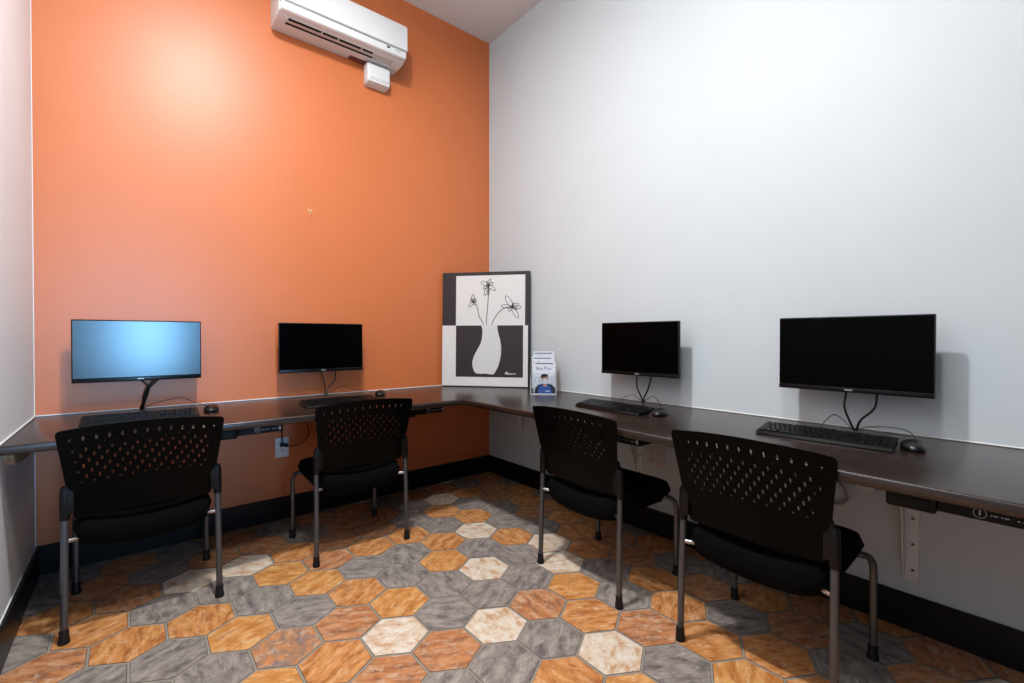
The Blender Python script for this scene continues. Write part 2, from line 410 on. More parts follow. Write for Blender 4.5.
# ------------------------------------------------------------------ chair
def back_surface(x, z):
    t = (z-.455)/.35
    return -.190-.072*t-.036*(1-(x/.25)**2)*min(1, .45+.55*t)
def build_back(parent):
    # outline (x,z) of the moulded panel
    out = []
    def add(p): out.append(p)
    R_ = .022
    half = [(.0, .455), (.08, .4545), (.15, .4535), (.200, .452), (.214, .456), (.217, .468), (.219, .50), (.221, .545), (.226, .565), (.236, .59),
            (.241, .63), (.247, .68), (.2535, .73), (.258, .765), (.2585, .776), (.254, .785), (.244, .7895), (.20, .796), (.14, .803), (.07, .8075), (0, .809)]
    right = half; left = [(-x, z) for x, z in half[::-1]][1:-1]
    outline = right+left
    verts = [Vector(p) for p in outline]; n = len(outline)
    edges = [(i, (i+1) % n) for i in range(n)]
    holes = []
    px = .0368; rows = 9; pz = .0208
    centers = []
    for r in range(rows):
        z = .768-r*pz-(.002 if r else 0)
        off = (-.4*r) % 1.0
        for c in range(-8, 9):
            x = (c+off)*px
            lim = .226-.006*r*.6
            if abs(x) > lim: continue
            zz = z-.022*(x/.25)**2
            if r == 0: w, h = .0038, .0086
            elif r == 1: w, h = .0028, .0026
            elif r == rows-1: w, h = .0030, .0045
            else: w, h = .0036, .0080
            if abs(x) > lim-.02: w *= .7; h *= .6
            centers.append((x, zz, w, h))
    for (x, z, w, h) in centers:
        s = len(verts)
        for k in range(8):
            a = 2*PI*k/8+PI/8
            verts.append(Vector((x+w*max(-1, min(1, 1.15*math.cos(a))), z+h*max(-1, min(1, 1.1*math.sin(a))))))
        edges += [(s+k, s+(k+1) % 8) for k in range(8)]
    # support points
    for ix in range(-9, 10):
        for iz in range(0, 13):
            x = ix*.0245; z = .466+iz*.0265
            if abs(x) > .212 or z > .785: continue
            if any(abs(x-c[0]) < c[2]+.004 and abs(z-c[1]) < c[3]+.004 for c in centers): continue
            verts.append(Vector((x, z)))
    v2, e2, f2, ov, oe, of = delaunay_2d_cdt(verts, edges, [], 0, 1e-6)
    def inside(p, poly):
        c = False; j = len(poly)-1
        for i in range(len(poly)):
            if (poly[i][1] > p[1]) != (poly[j][1] > p[1]) and p[0] < (poly[j][0]-poly[i][0])*(p[1]-poly[i][1])/(poly[j][1]-poly[i][1])+poly[i][0]: c = not c
            j = i
        return c
    b = bmesh.new(); bv = [b.verts.new((v.x, back_surface(v.x, v.y), v.y)) for v in v2]
    for f in f2:
        cx = sum(v2[i].x for i in f)/3; cz = sum(v2[i].y for i in f)/3
        if not inside((cx, cz), outline): continue
        if any(abs(cx-c[0]) < c[2]*.97 and abs(cz-c[1]) < c[3]*.97 for c in centers): continue
        b.faces.new([bv[i] for i in f])
    bmesh.ops.delete(b, geom=[v for v in b.verts if not v.link_faces], context='VERTS')
    # rear face normals point to -y
    for f in b.faces: f.normal_update()
    bmesh.ops.reverse_faces(b, faces=[f for f in b.faces if f.normal.y > 0])
    th = .0055
    ret = bmesh.ops.extrude_face_region(b, geom=list(b.faces))
    for g in ret['geom']:
        if isinstance(g, bmesh.types.BMVert): g.co.y += th
    return link_mesh('back_panel', b, M_plast, parent, math.radians(35))

def build_seat(parent):
    b = bmesh.new()
    NX, NY = 26, 26
    def shape(u, v):   # u,v in -1..1 -> rounded-square outline
        n = 4.0
        return u, v
    def pt(u, v, side):
        r = max(abs(u), abs(v))
        if r > 0:
            k = (abs(u/r)**8+abs(v/r)**8)**(-1/8)
            u2, v2 = u*k, v*k
        else: u2 = v2 = 0
        x = .223*u2; y = .012+.234*v2
        edge = min(1, max(0, 1-r)/.17)
        prof = (1-(1-edge)**2.5)**(1/2.5)
        q = 1-(x/.223)**2
        rear = max(0, min(1, 1-(y+.2)/.40))
        mid = .404-.026*q*rear-.012*max(0, (y-.08)/.16)**2
        up = .042-.008*q*rear; dn = .060+.004*q*rear-.020*max(0, min(1, (y+.10)/.25))
        return (x, y, mid+(up if side > 0 else -dn)*prof)
    N = 34
    for side in (1, -1):
        g = [[b.verts.new(pt(-1+2*i/N, -1+2*j/N, side)) for j in range(N+1)] for i in range(N+1)]
        for i in range(N):
            for j in range(N): b.faces.new((g[i][j], g[i+1][j], g[i+1][j+1], g[i][j+1]))
    bmesh.ops.remove_doubles(b, verts=b.verts, dist=1e-5)
    return link_mesh('seat', b, M_fabric, parent, 4)

def build_chair(label):
    t = thing('perforated_chair', label, 'chair')
    build_back(t); build_seat(t)
    b = bmesh.new()   # under-seat shell
    prism(b, [(-.19, -.15), (.19, -.15), (.195, .17), (.15, .2), (-.15, .2), (-.195, .17)], 'z', .345, .362, .004)
    link_mesh('seat_shell', b, M_plast, t, math.radians(40))
    r = .0118
    for s in (-1, 1):
        # rear leg, continues up to the back
        b = bmesh.new()
        tube(b, [(s*.243, -.212, .012), (s*.241, -.208, .25), (s*.239, -.202, .45), (s*.237, -.200, .56)], r, 14, 4)
        lg = link_mesh('leg', b, M_steel, t, 4)
        b = bmesh.new(); tube(b, [(s*.243, -.2118, 0), (s*.243, -.2118, .004), (s*.243, -.2118, .018), (s*.243, -.212, .022), (s*.243, -.2125, .05)], [.0168, .0178, .0165, .0150, .0140], 14)
        link_mesh('rubber_foot', b, M_rubber, lg, math.radians(40))
        # plastic sleeve with sloping top, joined to the back panel
        b = bmesh.new()
        tube(b, [(s*.239, -.202, .452), (s*.239, -.202, .455), (s*.2385, -.201, .52), (s*.2375, -.202, .560), (s*.2375, -.203, .574)], [.0145, .0152, .0154, .0152, .0115], 14)
        prism(b, [(s*.212, .475), (s*.240, .470), (s*.240, .572), (s*.226, .606), (s*.212, .60)], 'y', -.216, -.190, .004)
        link_mesh('sleeve', b, M_sleeve, t, math.radians(40))
        # front leg: bends back under the seat and meets the rear leg
        b = bmesh.new()
        tube(b, [(s*.240, .218, .012), (s*.240, .218, .15), (s*.240, .218, .29), (s*.239, .214, .330), (s*.232, .200, .358), (s*.214, .175, .370), (s*.185, .13, .372), (s*.180, -.10, .372), (s*.185, -.16, .372)], r, 14, 4)
        lg = link_mesh('leg', b, M_steel, t, 4)
        b = bmesh.new(); tube(b, [(s*.240, .218, 0), (s*.240, .218, .004), (s*.240, .218, .018), (s*.240, .218, .022), (s*.240, .218, .05)], [.0168, .0178, .0165, .0150, .0140], 14)
        link_mesh('rubber_foot', b, M_rubber, lg, math.radians(40))
        # bright weld bracket between side rail and rear leg
        b = bmesh.new()
        tube(b, [(s*.230, -.168, .364), (s*.232, -.19, .366), (s*.243, -.214, .370)], [.0085, .008, .0085], 12, 3) if False else tube(b, smooth_path([(s*.185, -.160, .372), (s*.205, -.19, .372), (s*.240, -.204, .372)], 3), .0082, 12)
        
        link_mesh('rail_bracket', b, M_chrome, t, math.radians(40))
    # cross bar under seat
    b = bmesh.new(); b.free()
    for yy in (.12, -.12):
        b = bmesh.new(); tube(b, [(-.18, yy, .366), (.18, yy, .366)], .009, 12); link_mesh('cross_bar', b, M_steel, t, math.radians(40))
    return t
g = 'black perforated-back chairs at the worktop'
c1 = build_chair('black chair with perforated back nearest the white left wall, facing the blue-lit monitor')
c1.location = (-2.268, -.545, 0); c1['group'] = g
dup(c1, (-1.380, -.542, 0), math.radians(.6), 'black chair with perforated back at the orange wall, beside the white outlet', g)
dup(c1, (-.538, -1.676, 0), math.radians(-91), 'black chair with perforated back in front of the smaller right-wall monitor, nearest the brochures', g)
dup(c1, (-.532, -2.430, 0), math.radians(-90), 'largest and closest black perforated chair, before the largest monitor on the white wall', g)

# ------------------------------------------------------------------ monitors
def build_monitor(label, cables, scr=None):
    """local: faces -y, origin at screen centre bottom on wall side; wall at y=+.13"""
    t = thing('monitor', label, 'monitor')
    w, h = .253, .302
    b = bmesh.new()
    box(b, -w, w, 0, .022, 0, h, .004, 2)
    box(b, -.15, .15, .02, .045, .06, .24, .008, 2)
    link_mesh('casing', b, M_bezel, t, math.radians(40))
    b = bmesh.new(); box(b, -w+.004, w-.004, -.0012, .002, .021, h-.005, .0006, 1)
    link_mesh('screen', b, scr or M_screen, t, math.radians(40))
    b = bmesh.new(); box(b, -w+.001, w-.001, -.003, .004, .001, .019, .0012, 2)
    ch = link_mesh('chin', b, M_chin, t, math.radians(40))
    b = bmesh.new(); tb = text_bm('hp', .001) if False else None
    box(b, -.013, .013, -.0038, -.0028, .0075, .0125, .0004, 1)
    link_mesh('badge', b, M_silver, t)
    b = bmesh.new(); box(b, -.055, .055, .045, .058, .10, .21, .003, 1); box(b, -.03, .03, .058, .13, .12, .19, .004, 1); box(b, -.06, .06, .124, .13, .08, .23, .002, 1)
    link_mesh('wall_mount', b, M_bezel, t, math.radians(40))
    for c in cables:
        b = bmesh.new(); tube(b, c, .0042, 10, 6)
        link_mesh('cable', b, M_cable, t, 4)
    return t
def world_cables(loc, rz, cabs):
    R = Matrix.Rotation(-rz, 3, 'Z'); L = Vector(loc)
    return [[tuple(R @ (Vector(p)-L)) for p in c] for c in cabs]
zc = CT+.004
MON = [
 ((-2.280, -.13, .908), 0, 'wide monitor with bluish reflective screen on the orange wall by the left corner',
  [[(-2.285, -.10, .93), (-2.275, -.10, .905), (-2.248, -.10, .868), (-2.262, -.075, .80), (-2.275, -.04, zc)],
   [(-2.200, -.10, .93), (-2.212, -.10, .905), (-2.248, -.095, .862), (-2.268, -.07, .80), (-2.283, -.045, zc)],
   [(-2.215, -.09, .93), (-2.226, -.09, .905), (-2.258, -.085, .86), (-2.272, -.06, .80), (-2.268, -.035, zc)]]),
 ((-1.392, -.13, .911), 0, 'black-screened monitor on the orange wall above the outlet side of the worktop',
  [[(-1.40, -.10, .93), (-1.394, -.10, .905), (-1.375, -.10, .84), (-1.372, -.10, .79), (-1.378, -.11, zc)],
   [(-1.306, -.10, .93), (-1.306, -.10, .90), (-1.312, -.10, .85), (-1.352, -.10, .80), (-1.372, -.115, zc)]]),
 ((-.13, -1.560, .911), -PI/2, 'smaller-looking black-screened monitor on the white wall, nearer the brochure holder',
  [[(-.10, -1.538, .93), (-.10, -1.538, .90), (-.10, -1.540, .84), (-.085, -1.556, .79), (-.07, -1.560, zc)],
   [(-.10, -1.632, .93), (-.10, -1.630, .90), (-.10, -1.608, .83), (-.085, -1.578, .79), (-.07, -1.562, zc)]]),
 ((-.13, -2.547, .908), -PI/2, 'largest black-screened monitor at the right end of the white wall',
  [[(-.10, -2.531, .93), (-.10, -2.531, .90), (-.10, -2.526, .845), (-.095, -2.545, .785), (-.085, -2.556, zc)],
   [(-.10, -2.628, .93), (-.10, -2.630, .90), (-.10, -2.622, .85), (-.10, -2.580, .80), (-.085, -2.562, zc)]]),
]
for loc, rz, lab, cabs in MON:
    t = build_monitor(lab, world_cables(loc, rz, cabs), M_screen_refl if 'bluish' in lab else None); t.location = loc; t.rotation_euler = (0, 0, rz); t['group'] = 'wall-mounted monitors'

# ------------------------------------------------------------------ keyboards and mice
def build_keyboard(label):
    t = thing('keyboard', label, 'keyboard', group='keyboards on the worktop')
    w, d = .209, .066
    def zt(y): return .012+(.018)*((y+d)/(2*d))
    b = bmesh.new()
    prism(b, [(-d, .003), (-d+.01, 0.0), (-d+.10, .006), (d-.004, .012), (d, .028), (d-.006, .031), (-d+.004, .0125)], 'x', -w, w, .002)
    box(b, -w+.02, -w+.05, d-.03, d-.016, 0, .012); box(b, w-.05, w-.02, d-.03, d-.016, 0, .012)
    link_mesh('case', b, M_kbase, t, math.radians(40))
    tilt = math.atan2(.0185, 2*d)
    def keys(name, rows):
        b = bmesh.new()
        for (x0, y0, ww, hh) in rows:
            zz = .0125+(y0+hh/2+d)*math.tan(tilt)
            M = Matrix.Translation((x0+ww/2, y0+hh/2, zz)) @ Matrix.Rotation(tilt, 4, 'X')
            b2 = bmesh.new(); box(b2, -ww/2+.0012, ww/2-.0012, -hh/2+.0012, hh/2-.0012, -.001, .0052)
            tops = [v for v in b2.verts if v.co.z > 0]
            for v in tops: v.co.x *= .86; v.co.y *= .84
            bmesh.ops.transform(b2, matrix=M, verts=b2.verts); merge(b, b2)
        link_mesh(name, b, M_key, t)
    u = .0182; yb = -d+.008
    main = []
    x0 = -w+.006
    rows = [[1.5, 1.2, 1.2, 5.9, 1.2, 1.2, 1.3, 1.5], [2.25]+[1]*10+[2.75], [1.75]+[1]*11+[2.25], [1.5]+[1]*12+[1.5], [1]*13+[2]]
    for r, row in enumerate(rows):
        x = x0
        for k in row: main.append((x, yb+r*.0193, k*u*.94, .0193)); x += k*u*.94
    x = x0
    for k in range(13): main.append((x+(k+(.5 if k > 0 else 0)+(.3 if k > 4 else 0)+(.3 if k > 8 else 0))*u*.92, yb+5*.0193+.003, u*.92, .014))
    keys('main_keys', main)
    nx = x0+15*u*.94+.008
    nav = [(nx+k*.0165, yb+r*.0193, .0165, .0193) for r in (3, 4) for k in range(3)]
    arrows = [(nx+k*.0165, yb, .0165, .0193) for k in range(3)]+[(nx+.0165, yb+.0193, .0165, .0193)]
    keys('arrow_keys', arrows)
    keys('navigation_keys', nav)
    px = nx+3*.0165+.006
    num = [(px+k*.0185, yb+r*.0193, .0185, .0193) for r in range(5) for k in range(4)]
    keys('number_keys', num)
    return t
k1 = build_keyboard('black keyboard under the bluish reflective monitor at the left end')
k1.location = (-2.276, -.432, CT); k1.rotation_euler = (0, 0, 0)
k2 = dup(k1, (-1.402, -.482, CT), math.radians(4), 'black keyboard on the orange-wall run, partly hidden by the second chair from the left')
k3 = dup(k1, (-.385, -1.592, CT), math.radians(-92), 'black keyboard lying below the monitor nearest the brochure holder')
k4 = dup(k1, (-.350, -2.524, CT), math.radians(-86.5), 'black keyboard below the largest right-wall monitor')

def build_mouse(label, cable):
    t = thing('mouse', label, 'mouse', group='computer mice on the worktop')
    b = bmesh.new()
    bmesh.ops.create_uvsphere(b, u_segments=28, v_segments=16, radius=1)
    for v in b.verts:
        x, y, z = v.co
        z = max(z, -.35)
        v.co = Vector((x*.034*(1-.08*y), y*.056, (z+.35)*.0255*(1-.15*y*y)+.001))
    link_mesh('shell', b, M_gloss, t, 4)
    b = bmesh.new(); box(b, -.003, .003, .02, .034, .022, .0315, .001, 1)
    link_mesh('scroll_wheel', b, M_kbase, t)
    b = bmesh.new(); tube(b, cable, .0016, 8, 6); link_mesh('cable', b, M_cable, t, 4)
    return t
def mouse(loc, rz, lab, cab):
    t = build_mouse(lab, world_cables(loc, rz, [cab])[0]); t.location = loc; t.rotation_euler = (0, 0, rz)
mouse((-2.004, -.325, CT), math.radians(-8), 'black mouse right of the keyboard nearest the left wall',
      [(-2.012, -.272, .757), (-2.02, -.20, .768), (-2.05, -.12, .775), (-2.11, -.08, .802), (-2.17, -.07, .795), (-2.24, -.06, .775), (-2.27, -.045, .757)])
mouse((-1.075, -.262, CT), math.radians(-30), 'black mouse just above the top of the second chair from the left',
      [(-1.10, -.215, .757), (-1.13, -.16, .775), (-1.20, -.10, .79), (-1.26, -.085, .805), (-1.33, -.09, .78), (-1.372, -.11, .757)])
mouse((-.350, -1.850, CT), math.radians(-86), 'black mouse at the right end of the keyboard on the white-wall side nearest the brochures',
      [(-.296, -1.848, .757), (-.22, -1.77, .768), (-.15, -1.70, .795), (-.10, -1.64, .80), (-.08, -1.59, .775), (-.075, -1.567, .757)])
mouse((-.292, -2.768, CT), math.radians(-72), 'black mouse at the right end beside the keyboard of the largest monitor',
      [(-.257, -2.767, .757), (-.19, -2.755, .775), (-.12, -2.72, .785), (-.10, -2.66, .785), (-.09, -2.60, .775), (-.085, -2.565, .757)])
# small looped keyboard leads (parts of their keyboards)
for kb, cab in ((k4, [(-.295, -2.50, .778), (-.22, -2.495, .80), (-.13, -2.50, .815), (-.10, -2.525, .79), (-.09, -2.55, .757)]),
                (k3, [(-.31, -1.575, .778), (-.22, -1.53, .79), (-.12, -1.525, .80), (-.09, -1.54, .78), (-.075, -1.556, .757)])):
    b = bmesh.new(); tube(b, world_cables(kb.location, kb.rotation_euler[2], [cab])[0], .0015, 8, 6)
    link_mesh('lead', b, M_cable, kb, 4)

# ------------------------------------------------------------------ painting leaning in the corner
def build_painting():
    BL = Vector((-.480, -.034, CT+.0012)); BR = Vector((-.044, -.560, CT+.0012))
    ex = (BR-BL); wd = ex.length; ex.normalize()
    hgt = .872
    n_in = Vector((-ex.y, ex.x, 0))         # towards the corner?
    if n_in.dot(Vector((1, 1, 0))) < 0: n_in = -n_in
    lean = .026
    t = thing('painting', 'black and white canvas painting of a vase with three flowers, leaning in the corner', 'painting')
    t.location = BL
    # local frame: x=ex, z=up tilted, y=n_in(back)
    ez = (Vector((0, 0, 1))*math.sqrt(1-(lean/hgt)**2)+n_in*(lean/hgt)).normalized()
    ey = ez.cross(ex)
    M = Matrix((ex, ey, ez)).transposed()
    t.rotation_euler = M.to_euler()
    dep = .014
    sy = 1 if ey.dot(n_in) > 0 else -1
    b = bmesh.new(); box(b, 0, wd, min(0, sy*dep), max(0, sy*dep), 0, hgt, .003, 2)
    link_mesh('canvas', b, M_cedge, t, math.radians(40))
    b = bmesh.new()
    def P(u, v, k): return Vector((u*wd, -sy*.0004*k, (1-v)*hgt))
    def poly(pts, k, mi):
        f = b.faces.new([b.verts.new(P(u, v, k)) for u, v in pts]); f.material_index = mi
    def rect(u0, v0, u1, v1, k, mi): poly([(u0, v0), (u1, v0), (u1, v1), (u0, v1)], k, mi)
    e = .006
    rect(e, .003, 1-e, .467, 1, 1); rect(.002, .467, 1-.022, .993, 1, 0)
    rect(.160, .031, .945, .467, 2, 0); rect(.162, .467, .925, .915, 2, 1)
    vase = [(.452, .463), (.466, .50), (.468, .53), (.462, .58), (.447, .625), (.420, .665), (.390, .705), (.366, .745), (.353, .79), (.358, .83), (.372, .862), (.398, .884),
            (.45, .887), (.50, .884), (.55, .889), (.592, .892), (.618, .868), (.648, .82), (.668, .77), (.680, .71), (.681, .65), (.668, .59), (.650, .54), (.638, .50), (.637, .463)]
    poly(vase, 3, 2)
    def stroke(pts, w, close=False):
        S = smooth_path([(u*wd, (1-v)*hgt, 0) for u, v in pts], 6)
        prev = None
        for i, p in enumerate(S):
            tn = (S[min(i+1, len(S)-1)]-S[max(i-1, 0)]); tn.normalize(); nn = Vector((-tn.y, tn.x, 0))*w/2
            a, c = p+nn, p-nn
            va, vc = b.verts.new((a.x, -sy*.0017, a.y)), b.verts.new((c.x, -sy*.0017, c.y))
            if prev: f = b.faces.new((prev[0], va, vc, prev[1])); f.material_index = 3
            prev = (va, vc)
    stroke([(.478, .463), (.455, .42), (.427, .385), (.413, .33), (.392, .285), (.365, .262)], .0055)
    stroke([(.512, .463), (.514, .40), (.524, .32), (.530, .24), (.535, .17), (.530, .12)], .0055)
    stroke([(.572, .463), (.60, .41), (.645, .36), (.70, .325), (.745, .312), (.795, .308)], .0055)
    def flower(cu, cv, petals):
        for (ang, ln, wd_) in petals:
            a = math.radians(ang); dx, dy = math.cos(a), math.sin(a)
            pts = []
            for k in range(9):
                tt = k/8*2*PI
                r = ln*(1-math.cos(tt))/2; s = wd_*math.sin(tt)*.9
                pts.append((cu+(dx*r-dy*s), cv-(dy*r+dx*s)*wd/hgt))
            stroke(pts, .0042)
        stroke([(cu-.008, cv), (cu+.008, cv+.004)], .010)
    flower(.362, .262, [(95, .085, .018), (150, .045, .012), (225, .075, .016), (60, .05, .012), (10, .04, .01), (300, .04, .012), (120, .05, .01)])
    flower(.530, .118, [(155, .09, .022), (70, .075, .014), (25, .06, .016), (-35, .10, .020), (250, .12, .020), (270, .11, .014), (215, .07, .016), (110, .05, .01)])
    flower(.800, .308, [(120, .14, .030), (175, .12, .020), (25, .08, .020), (-5, .10, .018), (-60, .14, .026), (235, .06, .012), (-30, .06, .014), (70, .05, .008)])
    link_mesh('artwork', b, [M_canvas, M_pblack, M_vase, M_line], t, recalc=False)
    # pale brushed signature
    b = bmesh.new()
    def st2(pts, w):
        S = smooth_path([(u*wd, (1-v)*hgt, 0) for u, v in pts], 5); prev = None
        for i, p in enumerate(S):
            tn = (S[min(i+1, len(S)-1)]-S[max(i-1, 0)]); tn.normalize(); nn = Vector((-tn.y, tn.x, 0))*w/2
            va, vc = b.verts.new(((p+nn).x, -sy*.0017, (p+nn).y)), b.verts.new(((p-nn).x, -sy*.0017, (p-nn).y))
            if prev: b.faces.new((prev[0], va, vc, prev[1]))
            prev = (va, vc)
    st2([(.727, .888), (.735, .872), (.745, .868), (.750, .878), (.748, .890)], .006)
    st2([(.733, .880), (.750, .880)], .004)
    st2([(.752, .890), (.758, .879), (.764, .889), (.772, .879), (.780, .888), (.79, .880), (.80, .888), (.82, .882), (.85, .884)], .0045)
    link_mesh('signature', b, M_canvas, t, recalc=False)
    bpy.context.view_layer.update()
build_painting()

# ------------------------------------------------------------------ brochure holder with three brochures
HR = math.radians(-44)      # holder faces the camera
HL = Vector((-.190, -.862, CT))
def build_holder():
    t = thing('brochure_holder', 'clear acrylic three-tier brochure holder beside the painting', 'brochure holder', HL, HR)
    w = .084
    # side panels
    prof = [(-.062, 0), (.062, 0), (.062, .27), (.040, .27), (.036, .21), (.000, .21), (-.006, .15), (-.055, .15)]
    for s in (-1, 1):
        b = bmesh.new(); prism(b, prof, 'x', s*w-.001, s*w+.001)
        link_mesh('side_panel', b, M_acr, t)
    b = bmesh.new(); box(b, -w, w, -.062, .062, 0, .003)
    link_mesh('base', b, M_acr, t)
    for k, (y, z0, z1) in enumerate(((-.058, .003, .120), (-.010, .003, .19), (.034, .003, .265))):
        b = bmesh.new(); box(b, -w, w, y-.001, y+.001, z0, z1); link_mesh('divider', b, M_acr, t)
    b = bmesh.new(); box(b, -w, w, .060, .062, .003, .30); link_mesh('back_plate', b, M_acr, t)
    b = bmesh.new()
    box(b, -w, w, -.0645, -.0625, 0, .006); box(b, -w-.001, -w+.002, -.0645, -.0625, .006, .12); box(b, w-.002, w+.001, -.0645, -.0625, .006, .12)
    link_mesh('front_lip', b, mat('acrylic_bright_edge', (214, 220, 226), rough=.2), t)
build_holder()
def build_brochure(dx, y, zb, hh, photo, label, tilt):
    # brochure stands in its tier
    off = Matrix.Rotation(HR, 3, 'Z') @ Vector((dx, y, zb))
    t = thing('brochure', label, 'brochure', HL+off, 0, 'brochures in the acrylic holder')
    t.rotation_euler = (-tilt, 0, HR)
    w = .072
    b = bmesh.new(); box(b, -w, w, 0, .006, 0, hh); link_mesh('booklet', b, M_paper, t)
    b = bmesh.new(); box(b, -w+.010, w-.016, -.0006, 0, hh-.016, hh-.010); 
    link_mesh('header_bar', b, M_navy, t)
    def flat(pts, k, m_, name):
        b = bmesh.new(); f = b.faces.new([b.verts.new((x, -.0004*k, z)) for x, z in pts]); link_mesh(name, b, m_, t, recalc=False)
    if photo:
        def ell(cx, cz, rx, rz, n=20, a0=0, a1=360):
            return [(cx+rx*math.cos(math.radians(a0+(a1-a0)*k/n)), cz+rz*math.sin(math.radians(a0+(a1-a0)*k/n))) for k in range(n+(0 if a1-a0 == 360 else 1))]
        b = text_bm('Bus Plus', .030)
        for v in b.verts: v.co = Vector((v.co.x-.006, -.001, hh-.045+v.co.y))
        link_mesh('title', b, M_bluet, t, recalc=False)
        P = bmesh.new()
        def add(pts, k, mi):
            if mi > 0 : pts = [(x*1.45, z*1.5) for x, z in pts]
            f = P.faces.new([P.verts.new((x, -.0004*k, z)) for x, z in pts]); f.material_index = mi
        add([(-w+.001, .001), (w-.001, .001), (w-.001, .135), (-w+.001, .135)], 1, 0)
        add([(-.047, .001), (-.044, .022), (-.030, .038), (-.012, .044), (.016, .044), (.034, .040), (.048, .026), (.049, .001)], 2, 1)
        add([(-.028, .001), (-.026, .030), (-.012, .040), (0, .034), (.014, .040), (.028, .032), (.032, .001)], 3, 2)
        add([(-.008, .034), (-.006, .046), (.010, .046), (.012, .034), (.002, .030)], 4, 3)
        add(ell(.002, .063, .0145, .019), 5, 3)
        add(ell(.003, .055, .0125, .0125), 6, 4)
        add(ell(0.0, .077, .017, .010, 14, 0, 180)+[(-.0165, .068)], 6, 5)
        link_mesh('cover_photo', P, [M_bg, M_jack, M_shirt, M_skin, M_mask, M_hair], t, recalc=False)
        b = text_bm('Shuttle', .009)
        b.clear()
        box(b, .006, .034, -.0032, -.0026, .015, .021)
        link_mesh('shirt_print', b, M_mask, t)
    else:
        b = bmesh.new()
        box(b, -w+.006, -w+.016, -.0006, 0, hh-.036, hh-.033); box(b, -w+.034, -w+.052, -.0006, 0, hh-.036, hh-.033)
        link_mesh('small_print', b, M_navy, t)
    return t
build_brochure(.008, -.050, .004, .212, True, 'front brochure with a blue title and a masked person in a blue shirt', math.radians(4))
build_brochure(-.004, -.004, .034, .215, False, 'middle brochure with dark header bar, directly behind the front brochure', math.radians(4))
build_brochure(.002, .040, .066, .215, False, 'rearmost and topmost brochure standing in the clear holder', math.radians(3))

